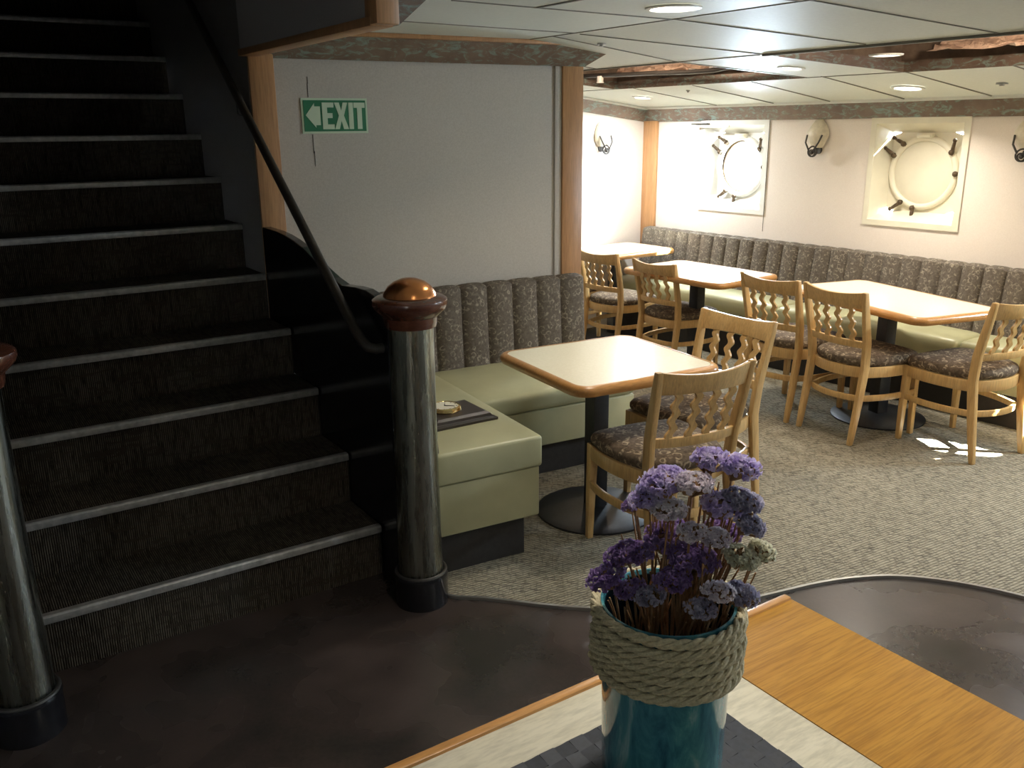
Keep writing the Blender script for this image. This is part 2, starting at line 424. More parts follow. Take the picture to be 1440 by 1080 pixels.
# raised openings in the ceiling, copper-lined
def well(name, nr, fr, fl, nl, h=.052, top=.30):
    m = MB(); pts = [nr, fr, fl, nl]; cw, cd = sum(p[0] for p in pts)/4, sum(p[1] for p in pts)/4
    pts = [(p[0]+(.006 if p[0] < cw else -.006), p[1]+(.006 if p[1] < cd else -.006)) for p in pts]; nr, fr, fl, nl = pts
    for (a, b) in zip(pts, pts[1:] + pts[:1]):
        za, zb = prof(a[0]) - .003, prof(b[0]) - .003
        A, B = Vector((a[0],a[1],za)), Vector((b[0],b[1],zb)); U = Vector((0,0,h)); n = (B-A).cross(U).normalized()*.012
        m.add([A, B, B+U, A+U, A+n, B+n, B+U+n, A+U+n], [(0,1,2,3),(4,7,6,5),(0,4,5,1),(3,2,6,7),(0,3,7,4),(1,5,6,2)])
    o = m.build(name, M['fascia'], rz=WR, kind='structure', smooth=False)
    v = MB(); z = 1.93
    v.loops([[(p[0]+(.05 if p in (fr, fl) else -.05), p[1]+(.05 if p in (fl, nl) else -.05), prof(p[0])+.005) for p in pts], [(p[0]+(.05 if p in (fr, fl) else -.05), p[1]+(.05 if p in (fl, nl) else -.05), prof(p[0])+top) for p in pts]], False, True)
    v.build('void', M['void'], o, smooth=False)
    return o
well('trim_9', (3.672,3.542), (4.474,3.312), (4.474,4.92), (3.672,5.05))
well('trim_10', (3.672,1.1), (4.474,1.1), (4.474,2.726), (3.672,2.976))
def crumple(w0, w1, d0, d1, z, amp, seed, nx=12, ny=30):
    rnd = random.Random(seed); m = MB(); rows = []
    for i in range(nx+1):
        row = []
        for j in range(ny+1):
            t, s_ = i/nx, j/ny
            e = sin(pi*t)*sin(pi*s_)**.5
            row.append((w0+(w1-w0)*t + rnd.uniform(-.01,.01), d0+(d1-d0)*s_ + rnd.uniform(-.01,.01), z + .075*t - amp*e*(.5+.5*rnd.random()) + .02*rnd.random()))
        rows.append(row)
    n = ny+1; vs = [p for r in rows for p in r]
    m.add(vs, [(i*n+j, i*n+j+1, (i+1)*n+j+1, (i+1)*n+j) for i in range(nx) for j in range(ny)])
    return m
tag(crumple(4.30,4.46,3.55,4.80,1.995,.022,3).build('torn_insulation', M['foil'], rz=WR), 'crumpled pinkish foil insulation sagging in the ceiling opening above the porthole bench', 'insulation')
tag(crumple(4.30,4.46,1.15,2.50,1.995,.022,5).build('torn_insulation', M['foil'], rz=WR), 'crumpled orange foil insulation in the ceiling opening at the right edge', 'insulation')
pp = MB(); pp.tube([(4.20,5.0,2.01),(4.21,4.6,2.0),(4.23,4.3,1.995),(4.22,4.0,1.985),(4.24,3.8,1.985),(4.22,3.62,2.0),(4.24,3.52,2.02)], .014, 8)
tag(pp.build('ceiling_pipe', M['iron'], rz=WR), 'dark bent pipe inside the ceiling opening above the hull bench', 'pipe')
vt = MB(); vt.lathe([(.022,0),(.022,.045)], 18); vt.lathe([(.025,.0),(.025,.008)], 18)
tag(vt.build('pipe_cap', M['offwhite'], loc=W(4.20,4.78,1.955)), 'small white ribbed cap hanging in the ceiling opening beside the oak post', 'pipe cap')

# hull wall with window openings
WIN = [(4.65, True), (3.165, False), (1.27, True), (-.4, True), (-1.9, True)]
HW, Z0, Z1 = .318, 1.03, 1.70
m = MB(); cuts = sorted([(d-HW, d+HW) for d, _ in WIN]); x = -4
for a, b in cuts:
    m.box(5.45, 5.60, x, a, -.05, 1.90); m.box(5.45, 5.60, a, b, -.05, Z0); m.box(5.45, 5.60, a, b, Z1, 1.90); x = b
m.box(5.45, 5.60, x, 5.80, -.05, 1.90)
m.build('wall_hull', M['hull'], rz=WR, kind='structure', smooth=False)
sm = MB()
for d in (4.325, 2.2): sm.box(5.4485, 5.451, d-.0015, d+.0015, .9, 1.72)
sm.build('trim_11', M['kick'], rz=WR, kind='structure', smooth=False)
m = MB(); th = .012
m.add([(5.44,-4,1.705),(5.44,5.617,1.705),(5.395,5.617,1.812),(5.395,-4,1.812),(5.46,-4,1.705),(5.46,5.617,1.705),(5.46,5.617,1.83),(5.46,-4,1.83)], [(0,1,2,3),(4,7,6,5),(0,4,5,1),(3,2,6,7),(0,3,7,4),(1,5,6,2)])
f = m.build('trim_12', M['fascia'], rz=WR, kind='structure', smooth=False)
MB().box(5.375, 5.41, -4, 5.617, 1.803, 1.823).build('lip', M['offwhite'], f, bevel=.004)
# end wall with its own fascia running up the slope
MB().box(1.56, 5.6, 5.617, 5.75, -.05, 2.2).build('wall_end', M['hull'], rz=WR, kind='structure', smooth=False)
m = MB(); r0, r1 = [], []
for w in (2.9, 3.67, 4.474, 5.42):
    z = prof(w) - .006
    r0.append((w,z))
rings = [[(w,5.605,z-.10),(w,5.56,z),(w,5.615,z),(w,5.617,z-.10)] for w, z in r0]
m.loops(rings); f = m.build('trim_13', M['fascia'], rz=WR, kind='structure', smooth=False)
m = MB(); m.loops([[(w,5.545,z-.01),(w,5.58,z-.01),(w,5.58,z+.005),(w,5.545,z+.005)] for w, z in r0]); m.build('lip', M['offwhite'], f, smooth=False)
MB().box(5.428, 5.452, 5.455, 5.617, .5, 1.712).build('trim_14', M['oak'], rz=WR, kind='structure', bevel=.004)

# stair walls, stairwell lining, walls behind the camera
SA, SB, G, RI = 1.289, 2.85, .2807, .2059
MB().box(SA, SA+.05, 3.985, 9, 0, 5.2).build('wall_stair', M['dimwall'], rz=SR, kind='structure', smooth=False)
MB().box(-.10, -.03, 2.9, 9, 0, 5.2).build('wall_left', M['dimwall'], rz=SR, kind='structure', smooth=False)
MB().box(-3.1, -.03, 2.9, 3.0, 0, 5.2).build('wall_front', M['dimwall'], rz=SR, kind='structure', smooth=False)
MB().box(-.10, 1.34, 7.2, 7.3, 2.0, 5.2).build('wall_landing', M['dimwall'], rz=SR, kind='structure', smooth=False)
MB().box(-3.2, 1.5, 2.5, 7.5, 5.1, 5.25).build('ceiling_stair', M['dimwall'], rz=SR, kind='structure', smooth=False)
m = MB(); m.box(1.267, 1.33, 2.66, 3.99, 2.0, 5.2); m.box(-3.1, 1.267, 2.60, 2.66, 2.09, 5.2); m.box(-3.1, .06, 2.66, 2.95, 2.09, 2.15)
wl = m.build('wall_stairwell', M['litwall'], rz=SR, kind='structure', smooth=False)
MB().box(1.255, 1.335, 2.66, 3.99, 1.972, 2.0).build('lip', M['oak'], wl, bevel=.003)
MB().box(1.257, 1.335, 2.615, 2.70, 1.975, 2.6).build('trim_15', M['oak'], rz=SR, kind='structure', bevel=.004)
m = MB(); m.loops([[(1.335,2.63,1.975),(1.335,4.12,1.975),(1.34,4.12,2.088),(1.34,2.63,2.088)],[(1.34,2.63,1.975),(1.34,4.12,1.975),(1.50,4.12,2.088),(1.48,2.63,2.088)]])
m.build('trim_16', M['fascia'], rz=SR, kind='structure', smooth=False)
MB().box(-3, 9, -3.1, -3.0, -.05, 2.2).build('wall_back', M['wall'], rz=WR, kind='structure', smooth=False)
MB().box(-3.2, -3.0, -4, 3.1, -.05, 5.2).build('wall_port', M['wall'], rz=SR, kind='structure', smooth=False)

# ------------------------------------------------------------------ portholes
def porthole(name, d, openg, n):
    o = struct(name, W(5.45, d, (Z0+Z1)/2), WR); h = (Z1-Z0)/2; q = HW
    # splayed cream box: flange, sloping sides, back plate with the hole
    m = MB()
    def rect(a, b, x): return [(x,-a,-b),(x,a,-b),(x,a,b),(x,-a,b)]
    m.loops([rect(q-.002,h-.002,.0), rect(q+.012,h+.008,-.012), rect(q-.028,h-.028,-.014), rect(q-.085,h-.085,.105)], False, False)
    yo, zo = 0.0, 0.0; n_ = 40; r = .205; per = []
    a, b = q-.085, h-.085
    for i in range(n_):
        t = 2*pi*i/n_; cx, cz = cos(t), sin(t); k = min(a/max(abs(cx),1e-6), b/max(abs(cz),1e-6)); per.append((.105, cx*k, cz*k))
    m.loops([per, [(.105, r*cos(2*pi*i/n_), r*sin(2*pi*i/n_)) for i in range(n_)], [(.16, r*cos(2*pi*i/n_), r*sin(2*pi*i/n_)) for i in range(n_)]], False, False)
    fr_ = m.build('frame', M['cream'] if not openg else M['offwhite'], o)  # open frames get whiter paint, standing in for daylight on them
    MB().torus(.215, .020, (.098,0,0), 'x', 48, 10).build('rim', M['cream'] if not openg else M['offwhite'], o)
    if openg:
        MB().lathe([(.21,.135),(.21,.142)], 40, axis='x').build('glass', M['glass'], o)
        MB().torus(.195, .013, (.128,0,0), 'x', 48, 8).build('ring', M['bronze'], o)
    else:
        MB().lathe([(.0,.085),(.12,.087),(.185,.092),(.20,.10),(.205,.12)], 48, axis='x', caps=False).build('deadlight', M['cream'], o)
    for k, (t, tilt) in enumerate(((128,20),(152,-10),(35,40),(0,0),(238,-20),(262,10))):
        t = R(t); y, z = -.222*cos(t), .222*sin(t)
        bm_ = MB(); yy, zz = y*1.02, z*1.02
        dy, dz = -cos(t+R(tilt))*.075, sin(t+R(tilt))*.075
        bm_.tube([(.085,yy-dy*.2,zz-dz*.2),(.07,yy+dy*.4,zz+dz*.4),(.062,yy+dy,zz+dz)], [.011,.012,.009], 8)
        bm_.sphere((.07,yy,zz), .018, 10, 6); bm_.sphere((.06,yy+dy,zz+dz), .014, 8, 5)
        bm_.build('dog_bolt', M['bronze'], o)
    hg = MB(); hg.box(.06,.105,-.05,.05,.215,.245); hg.lathe([(.014,-.045),(.014,.045)], 12, c=(.065,0,.23), axis='y')
    hg.build('hinge', M['cream'], o, bevel=.004)
    if n == 1:
        MB().box(-.05, -.035, .02, .36, h-.045, h-.027).build('clip_bar', M['offwhite'], o, bevel=.002); MB().box(-.05, .0, .24, .40, h-.022, h-.012).build('clip', M['iron'], o)
    return o
for i, (d, op) in enumerate(WIN): porthole('window_%d' % (i+1), d, op, i+1)

# ------------------------------------------------------------------ staircase
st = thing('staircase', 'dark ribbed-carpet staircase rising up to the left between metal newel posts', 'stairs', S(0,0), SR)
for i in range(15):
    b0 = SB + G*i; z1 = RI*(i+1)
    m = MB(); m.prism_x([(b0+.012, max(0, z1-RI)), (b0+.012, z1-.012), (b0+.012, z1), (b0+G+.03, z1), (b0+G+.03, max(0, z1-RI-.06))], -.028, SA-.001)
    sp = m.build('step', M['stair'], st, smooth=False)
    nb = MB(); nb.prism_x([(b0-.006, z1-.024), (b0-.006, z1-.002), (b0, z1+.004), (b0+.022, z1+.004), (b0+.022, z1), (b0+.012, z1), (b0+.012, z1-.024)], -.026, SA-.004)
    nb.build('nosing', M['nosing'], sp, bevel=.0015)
# curved black side panel between newel and post
st2 = [(2.72,0),(2.72,1.04),(2.78,1.085),(2.835,1.103),(2.90,1.112),(2.985,1.11),(3.04,1.105),(3.11,1.10),(3.20,1.115),(3.30,1.14),(3.40,1.175),(3.50,1.203),(3.60,1.222),(3.70,1.235),(3.80,1.242),(3.98,1.245),(3.98,0)]
m = MB(); m.prism_x(st2, SA+.002, SA+.042)
tag(m.build('stair_side_panel', M['gloss'], rz=SR, smooth=False, bevel=.004), 'glossy black curved-top side panel closing the stair beside the corner bench', 'panel')
# newel posts
def newel(loc, label):
    t = thing('newel_post', label, 'post', loc, SR, 'metal newel posts of the stair')
    m = MB(); m.lathe([(.096,0),(.096,.105),(.098,.112),(.094,.125),(.080,.127),(.080,.10)], 40); m.build('base', M['gloss'], t)
    m = MB(); m.torus(.089, .007, (0,0,.124), 'z', 40, 8); m.build('base_ring', M['iron'], t)
    m = MB(); m.lathe([(.080,.11),(.076,.5),(.076,1.06)], 40); m.build('column', M['column'], t)
    m = MB(); m.lathe([(.086,1.03),(.090,1.045),(.092,1.065),(.108,1.08),(.121,1.094),(.127,1.108),(.125,1.122),(.112,1.131),(.088,1.134),(.087,1.126)], 48); m.build('collar', M['mahog'], t)
    m = MB(); m.lathe([(.090,1.128),(.086,1.145),(.072,1.165),(.052,1.18),(.027,1.19),(.0,1.193)], 40); m.build('dome', M['copper'], t)
    return t
NR = (-.338, 2.892, 0)
nw = newel(NR, 'metal newel post with copper dome between stair foot and corner bench')
lw = (-.338 - .8329*1.285, 2.892 - .5534*1.285, 0)
dup(nw, lw, SR, 'metal newel post cut off by the left edge, beside the stair foot')
# handrails
def rail(off, label, br=True):
    a = SA - .05 - off
    pts = [(a+.065,2.765,.925),(a+.03,2.772,.922),(a+.008,2.79,.928),(a,2.82,.945)] 
    def zz(b): return .955 + (b-2.85)*.742
    pts += [(a, b, zz(b)) for b in (2.88, 3.2, 3.8, 4.6, 5.6, 6.6)]
    if off: pts = [(a-.075,2.745,.925),(a-.03,2.765,.922),(a-.008,2.79,.928)] + pts[3:]
    t = thing('handrail', label, 'handrail', S(0,0), SR)
    m = MB(); m.tube(pts, .0185, 12); rl = m.build('rail', M['iron2'], t)
    for b in (3.99, 5.6) if br else (5.4,):
        m = MB(); s_ = 1 if not off else -1
        m.tube([(a, b, zz(b)-.015), (a, b, zz(b)-.06), (a+.055*s_, b, zz(b)-.075)], .012, 8); m.build('bracket', M['iron'], rl)
    return t
M['iron2'] = m_wood('dark_rail', (.02,.015,.011), (.045,.033,.022), 'Y', 6, .5, .1)
rail(0, 'dark round handrail climbing along the wall side of the staircase')
rail(1.165, 'dark handrail on the left-hand side of the stair, ending at the cut-off newel', False)

# ------------------------------------------------------------------ exit sign
t = thing('exit_sign', 'green EXIT sign with a left arrow on the pale partition', 'sign', P(1.341, 4.19, 1.728), PR)
MB().box(-.159, .159, -.006, 0, -.079, .079).build('border', M['signwhite'], t, smooth=False)
ep = MB().box(-.150, .150, -.0085, -.004, -.0695, .0695).build('panel', M['green'], t, smooth=False)
K = .318/545
def sx(x): return (x-892)*K
def sz(y): return -(y-617)*K
def poly(name, pts):
    MB().prism_y([(sx(x), sz(y)) for x, y in pts], -.0105, -.008).build(name, M['signwhite'], ep, smooth=False)
poly('arrow', [(650,612),(722,520),(722,545),(768,545),(768,688),(730,688),(730,708)])
poly('letter', [(785,515),(880,515),(880,553),(826,553),(826,596),(868,596),(868,634),(826,634),(826,682),(880,682),(880,720),(785,720)])
poly('letter', [(886,515),(926,515),(942,578),(958,515),(995,515),(963,615),(1000,720),(958,720),(941,655),(922,720),(884,720),(921,615)])
poly('letter', [(1004,515),(1042,515),(1042,720),(1004,720)])
poly('letter', [(1048,515),(1141,515),(1141,555),(1115,555),(1115,720),(1075,720),(1075,555),(1048,555)])

# ------------------------------------------------------------------ benches
def rbox(name, x0, x1, y0, y1, z0, z1, m, parent, bev=.03, puff=0.0, nx=10, ny=6):
    b = MB()
    if not puff: b.box(x0, x1, y0, y1, z0, z1)
    else:
        vs = []; 
        for j in range(ny+1):
            for i in range(nx+1):
                s_, t_ = i/nx, j/ny; e = (1-(2*s_-1)**6)*(1-(2*t_-1)**6)
                vs.append((x0+(x1-x0)*s_, y0+(y1-y0)*t_, z1-puff+puff*e))
        n = nx+1; top = [(j*n+i, j*n+i+1, (j+1)*n+i+1, (j+1)*n+i) for j in range(ny) for i in range(nx)]
        bi = [(i, 0) for i in range(nx)] + [(nx, j) for j in range(ny)] + [(i, ny) for i in range(nx, 0, -1)] + [(0, j) for j in range(ny, 0, -1)]
        ring = [j*n+i for i, j in bi]; k = len(vs)
        for q in ring: vs.append((vs[q][0], vs[q][1], z0))
        m_ = len(ring); fs = top + [(ring[i], k+i, k+(i+1) % m_, ring[(i+1) % m_]) for i in range(m_)] + [tuple(range(k, k+m_))]
        b.add(vs, fs)
    return b.build(name, m, parent, bevel=bev, seg=3)
def channels(x0, x1, pitch, yb, y0, y1, z0, z1, bulge=.028, phase=0.0):
    # vertical channel upholstery: front face from (y0 at z0) to (y1 at z1), back at yb
    m = MB(); n = max(1, round((x1-x0)/pitch)); p = (x1-x0)/n; xs = []
    for k in range(n):
        for s_ in (0, .06, .2, .4, .6, .8, .94): xs.append((x0+p*(k+s_), max(0, 1-(2*s_-1)**4)))
    xs.append((x1, 0)); rings = []
    for x, e in xs:
        f = bulge*e; pr = []
        for t_ in (0, .3, .6, .85): pr.append((x, y0+(y1-y0)*t_-f, z0+(z1-z0)*t_))
        tz = z1 - .012*(1-e)
        pr += [(x, y0+(y1-y0)*.95-f*.8, tz-.008), (x, y1+.012, tz), (x, (y1+yb)/2, tz+.003), (x, yb, tz-.006), (x, yb, z0)]
        rings.append(pr)
    m.loops(rings); return m
bn = thing('corner_bench', 'sage vinyl corner booth with brown channel-tufted back below the exit sign', 'bench', (0,0,0), PR)
ZT = .472
rbox('seat_cushion', 1.185, 1.640, 2.772, 4.07, .392, ZT+.056, M['vinyl'], bn, .014, .008)
rbox('seat_cushion', 1.640, 2.60, 3.455, 4.07, .362, ZT, M['vinyl'], bn, .03, .018)
rbox('seat_front', 1.19, 1.632, 2.785, 4.05, .182, .392, M['vinyl'], bn, .008)
rbox('seat_front', 1.62, 2.592, 3.467, 4.05, .178, .362, M['vinyl'], bn, .008)
MB().box(1.19, 1.585, 2.83, 4.1, .008, .185).build('kick_board', M['kick'], bn, smooth=False)
MB().box(1.58, 2.55, 3.53, 4.1, .008, .185).build('kick_board', M['kick'], bn, smooth=False)
channels(1.165, 2.675, .151, 4.164, 4.055, 4.085, .40, .885, .03).build('backrest', M['fab'], bn)
sd = channels(-4.10, -2.79, .15, 1.10, 1.215, 1.175, .40, .875, -.016)
sd.v = [(y, -x, z) for x, y, z in sd.v]; sd.build('side_backrest', M['fab'], bn)
# hull-side banquette
bq = thing('banquette', 'long tufted banquette with sage seat running under the portholes', 'bench', (0,0,0), WR)
def flip(m): m.v = [(y, x, z) for x, y, z in m.v]; return m
flip(channels(-1.5, 5.50, .131, 5.448, 5.29, 5.355, .40, .85, .028)).build('backrest', M['fab'], bq)
seams = [5.50, 3.80, 2.511, 1.25, 0.0, -1.5]
for a, b in zip(seams, seams[1:]):
    rbox('seat_cushion', 4.985, 5.31, b+.003, a-.003, .33, .475, M['vinyl'], bq, .03, .015, 4, 10)
MB().box(5.0, 5.40, -1.5, 5.50, .20, .335).build('seat_front', M['vinyl'], bq, bevel=.006)
MB().box(5.03, 5.40, -1.5, 5.50, .008, .205).build('kick_board', M['kick'], bq, smooth=False)

# ------------------------------------------------------------------ tables
def rrect(hx, hy, r, n=8):
    pts = []
    for cx, cy, a0 in ((hx-r,hy-r,0),(-hx+r,hy-r,90),(-hx+r,-hy+r,180),(hx-r,-hy+r,270)):
        for k in range(n+1):
            a = R(a0+90*k/n); pts.append((cx+r*cos(a), cy+r*sin(a)))
    return pts
def cafe_table(loc, rz, hx, hy, label, H_=.722, col=(0,0)):
    t = thing('pedestal_table', label, 'table', loc, rz, 'oak-edged pedestal tables')
    r = .075
    o1 = rrect(hx-.03, hy-.03, r-.02)
    MB().prism(o1, H_-.03, H_).build('tabletop', M['lam'], t, smooth=False)
    rings = []
    for off, z in ((-.03,-.04),(-.008,-.04),(-.002,-.030),(0,-.020),(-.003,-.009),(-.010,-.002),(-.020,.001),(-.0295,.0008)):
        rings.append([(x, y, H_+z) for x, y in rrect(hx+off, hy+off, r+off*.7)])
    m = MB(); m.loops(rings, True, False); m.build('edge_band', M['edge'], t)
    cx, cy = col
    MB().box(cx-.038, cx+.038, cy-.038, cy+.038, .025, H_-.045).build('column', M['black'], t, bevel=.004)
    m = MB(); m.lathe([(.262,.008),(.262,.016),(.235,.026),(.12,.034),(.05,.040)], 44, (cx,cy,0)); m.build('base', M['black'], t)
    m = MB(); m.box(cx-.2,cx+.2,cy-.025,cy+.025,H_-.052,H_-.038); m.box(cx-.025,cx+.025,cy-.2,cy+.2,H_-.052,H_-.038); m.build('top_bracket', M['black'], t, smooth=False)
    return t
cafe_table(Vector((.405,3.645,0)), PR, .362, .348, 'small square oak-edged table standing at the corner bench', .715, (-.03,.02))
cafe_table(W(4.64,2.77), R(90+20.7), .55, .31, 'largest pale oak-edged table in front of the banquette, under the covered porthole', .72, (-.02,.0))
cafe_table(W(4.52,4.10), WR+R(90), .455, .31, 'mid-sized oak-edged table in front of the banquette, between two chairs', .72)
cafe_table(W(4.82,5.27), WR, .42, .29, 'pale table at the far end of the banquette, beside the bright end wall', .725)

# ------------------------------------------------------------------ chairs
def postx(z):
    k = [(0,-.250),(.2,-.219),(.42,-.190),(.56,-.203),(.83,-.268)]
    for (a, xa), (b, xb) in zip(k, k[1:]):
        if z <= b: return xa+(xb-xa)*(z-a)/(b-a)
    return k[-1][1]
def posty(z): return .182 - .0*z + (max(0, z-.42)*.045)
def outline(off=0.0, n=8, back=True):
    FL, FR, BR, BL = (.20,.205), (.20,-.205), (-.175,-.165), (-.175,.165)
    segs = [(FL, FR, .018, (1,0)), (FR, BR, .034, (0,-1)), (BR, BL, .045, (-1,0)), (BL, FL, .034, (0,1))]
    out = []
    for a, b, bl, nn in segs:
        row = []
        for i in range(n):
            s_ = i/n; e = 4*s_*(1-s_)*bl
            row.append((a[0]+(b[0]-a[0])*s_+nn[0]*e, a[1]+(b[1]-a[1])*s_+nn[1]*e))
        out.append(row)
    if off:
        out = [[(x*(1+off/.2), y*(1+off/.2)) for x, y in r] for r in out]
    return out
def closed_smooth(p, it=2):
    for _ in range(it):
        q = []
        for a, b in zip(p, p[1:]+p[:1]):
            q += [(a[0]*.75+b[0]*.25, a[1]*.75+b[1]*.25), (a[0]*.25+b[0]*.75, a[1]*.25+b[1]*.75)]
        p = q
    return p
def make_chair(label):
    t = thing('dining_chair', label, 'chair', (0,0,0), 0, 'maple chairs with wavy back slats')
    ol = closed_smooth(sum(outline(0, 5), []), 2)
    m = MB(); rings = []
    for k, z in ((.90,.418),(1.0,.424),(1.035,.438),(1.035,.452),(1.0,.466),(.93,.474),(.75,.480),(.4,.483)):
        rings.append([(x*k, y*k, z) for x, y in ol])
    m.loops(rings); m.build('seat', M['seatfab'], t)
    full = sum(outline(0, 8), [])
    MB().band(full, .362, .420, .02, True).build('apron', M['chair'], t, bevel=.003)
    o = outline(0, 8); path = o[1] + o[2] + o[3] + [o[0][0]]
    MB().band([(x*1.02-.008 if x < 0 else x, y) for x, y in path], .232, .264, .017).build('stretcher', M['chair'], t, bevel=.003)
    for s_ in (-1, 1):
        m = MB(); m.sweep([(.196,s_*.208,0),(.196,s_*.204,.2),(.193,s_*.198,.42)], [.013,.016,.019], [.013,.016,.019]); m.build('leg', M['chair'], t, bevel=.004)
    for s_ in (-1, 1):
        pts = []
        for i in range(13):
            z = .835*i/12; pts.append((postx(z), s_*posty(z), z))
        hx = [.013+.011*sin(pi*min(1, i/12*1.0))**.7 for i in range(13)]
        m = MB(); m.sweep(pts, hx, [.013]*13); m.build('back_post', M['chair'], t, bevel=.005)
    def curved(z, y): return postx(z) - .034*(1-(y/.19)**2)
    def rail_mesh(z0, z1, th, dip):
        m = MB(); rings = []
        for i in range(17):
            y = -.188 + .376*i/16; d_ = dip*(1-(y/.188)**2)
            a, b = curved(z0, y), curved(z1-d_, y)
            rings.append([(a-th/2, y, z0), (a+th/2, y, z0), (b+th/2, y, z1-d_), (b-th/2, y, z1-d_)])
        m.loops(rings); return m
    rail_mesh(.744, .832, .021, .016).build('crest_rail', M['chair'], t, bevel=.004)
    rail_mesh(.528, .566, .019, 0).build('lower_rail', M['chair'], t, bevel=.003)
    for y0 in (-.117, -.039, .039, .117):
        m = MB(); rings = []
        for i in range(31):
            s_ = i/30; z = .56+.188*s_; y = y0 + .0085*sin(2*pi*3.1*s_); x = curved(z, y0); h = .0145
            rings.append([(x-.006, y-h, z), (x+.006, y-h, z), (x+.006, y+h, z), (x-.006, y+h, z)])
        m.loops(rings); m.build('slat', M['chair'], t)
    return t
def place(ch, x, y, f, label, s_=1.0, first=False):
    if first: ch.location = (x, y, .008); ch.rotation_euler = (0,0,R(90-f)); ch['label'] = label; return ch
    return dup(ch, (x, y, .008), R(90-f), label, s_)
ch = make_chair('chair')
place(ch, .588, 3.278, -24, 'maple chair at the small square table, back turned to the camera, directly behind the flowers', first=True)
place(ch, .815, 3.765, 234, 'maple chair facing the corner bench from the right side of the small square table')
place(ch, 1.70, 5.128, 57, 'maple chair partly hidden behind the table chair, left of two at the largest table')
place(ch, 1.948, 4.727, 62, 'maple chair seen fully from behind, right of two along the largest table')
place(ch, 2.39, 4.46, -24, 'sunlit maple chair at the right end of the largest table, cut by the frame')
place(ch, 1.165, 6.03, 54.5, 'maple chair with its back to the camera at the mid-sized banquette table', .95)
place(ch, .825, 6.56, 50, 'maple chair with its back to the camera beside the oak partition post', .95)
place(ch, .44, 7.02, 50, 'maple chair almost hidden behind the oak partition post, only seat edge showing', .95)

# ------------------------------------------------------------------ desk clock on the bench
t = thing('desk_clock', 'round brass clock set on a black stepped wooden plaque on the bench seat', 'clock', P(1.418, 3.13, ZT+.055), PR+R(4))
m = MB(); L_, D_ = .145, .125
rings = []
for o_, z in ((0,0),(0,.010),(-.012,.016),(-.018,.016),(-.022,.026),(-.034,.034)):
    rings.append([(-L_-o_,-D_-o_,z),(L_+o_,-D_-o_,z),(L_+o_,D_+o_,z),(-L_-o_,D_+o_,z)])
m.loops(rings); m.build('plaque', M['plaque'], t, smooth=False)
cx, cy = -.025, .015
MB().lathe([(.066,.034),(.069,.040),(.066,.050),(.058,.054),(.056,.050)], 40, (cx,cy,0)).build('bezel', M['brass'], t)
dl = MB().lathe([(.058,.045),(.058,.0505)], 40, (cx,cy,0)).build('dial', M['cream'], t)
for a, l in ((60, .028), (-40, .042)):
    m = MB(); m.tube([(cx,cy,.052),(cx+l*cos(R(a)),cy+l*sin(R(a)),.052)], [.0022,.0012], 6); m.build('clock_hand', M['ink'], dl)
m = MB()
for k in range(12):
    a = R(30*k); m.tube([(cx+.045*cos(a),cy+.045*sin(a),.051),(cx+.053*cos(a),cy+.053*sin(a),.051)], .0013, 5)
m.build('hour_marks', M['ink'], dl)

# ------------------------------------------------------------------ wall sconces
def sconce(loc, rz, label):
    t = thing('wall_sconce', label, 'wall lamp', loc, rz, 'shell wall lamps with iron scrolls')
    # local +y points out of the wall
    m = MB(); rings = []
    for k in range(9):
        f = k/8; z = -.085+.19*f; r_ = .078*sin(pi*(.12+.80*f))**.75; dep = .07*sin(pi*(.15+.8*f))
        rings.append([(r_*cos(pi*i/12)*(1+.06*sin(5*i+k)), .012+dep*sin(pi*i/12), z) for i in range(13)] + [(0, .004, z)])
    m.loops(rings); m.build('shade', M['alab'], t)
    m = MB()
    for s_ in (-1, 1):
        pts = [(s_*.012, .085, -.02)]
        for i in range(22):
            a = i/21; q = 2.3*pi*a; r_ = .040*(1-.72*a)
            pts.append((s_*(.0+r_*sin(q)*1.05), .07+.01*a, -.115-.035*a*0 + r_*cos(q)))
        m.tube([(s_*.06,.06,.0), (s_*.052,.085,-.05), (s_*.02,.09,-.10)] , .006, 7)
        m.tube(pts[1:], .0055, 7)
    m.lathe([(.028,0),(.028,.012)], 18, (0,0,-.10), 'y'); m.sphere((0,.078,-.118), .014, 10, 6)
    m.build('scroll_bracket', M['iron'], t)
    return t
s1 = sconce(W(5.45, 3.89, 1.60), WR+R(90), 'shell wall lamp with iron scroll between the lit and the covered porthole')
dup(s1, W(4.95, 5.617, 1.60), WR+R(180), 'cream shell wall lamp with iron scroll on the bright end wall')
dup(s1, W(5.45, 2.49, 1.60), WR+R(90), 'shell wall lamp cut off by the right edge of the frame')

# ------------------------------------------------------------------ downlights
def downlight(w, d, r, label, power, z=None, color=(1,.91,.78), spread=130):
    zz = prof(w) if z is None else z
    t = thing('downlight', label, 'ceiling light', W(w, d, zz), WR, 'round recessed ceiling lights')
    m = MB(); m.lathe([(r+.018,-.001),(r+.016,-.007),(r,-.009),(r-.004,-.002)], 36, caps=False); rim = m.build('rim', M['offwhite'], t)
    m = MB(); m.lathe([(r-.003,-.004),(r-.003,-.001)], 36); dif = m.build('diffuser', M['lamp'], t)
    if w > 2.82 and z is None:
        sl = math.atan((prof(w+.05)-prof(w-.05))/.1)
        for o in (rim, dif): o.rotation_euler = (0, -sl, 0)
    if power:
        l = C.lights.new('downlight_lamp', 'AREA'); l.shape = 'DISK'; l.size = 2*r*.9; l.energy = power; l.color = color; l.spread = R(spread)
        lo = C.objects.new('downlight_lamp', l); COL.objects.link(lo); lo.location = W(w, d, zz-.016)
        if hasattr(lo, 'visible_camera'): pass
    return t
downlight(2.55, 2.50, .088, 'big round recessed ceiling light near the top edge, above the small table', 6)
downlight(4.10, 3.14, .055, 'small ceiling light on the panel between the two ceiling openings', 2)
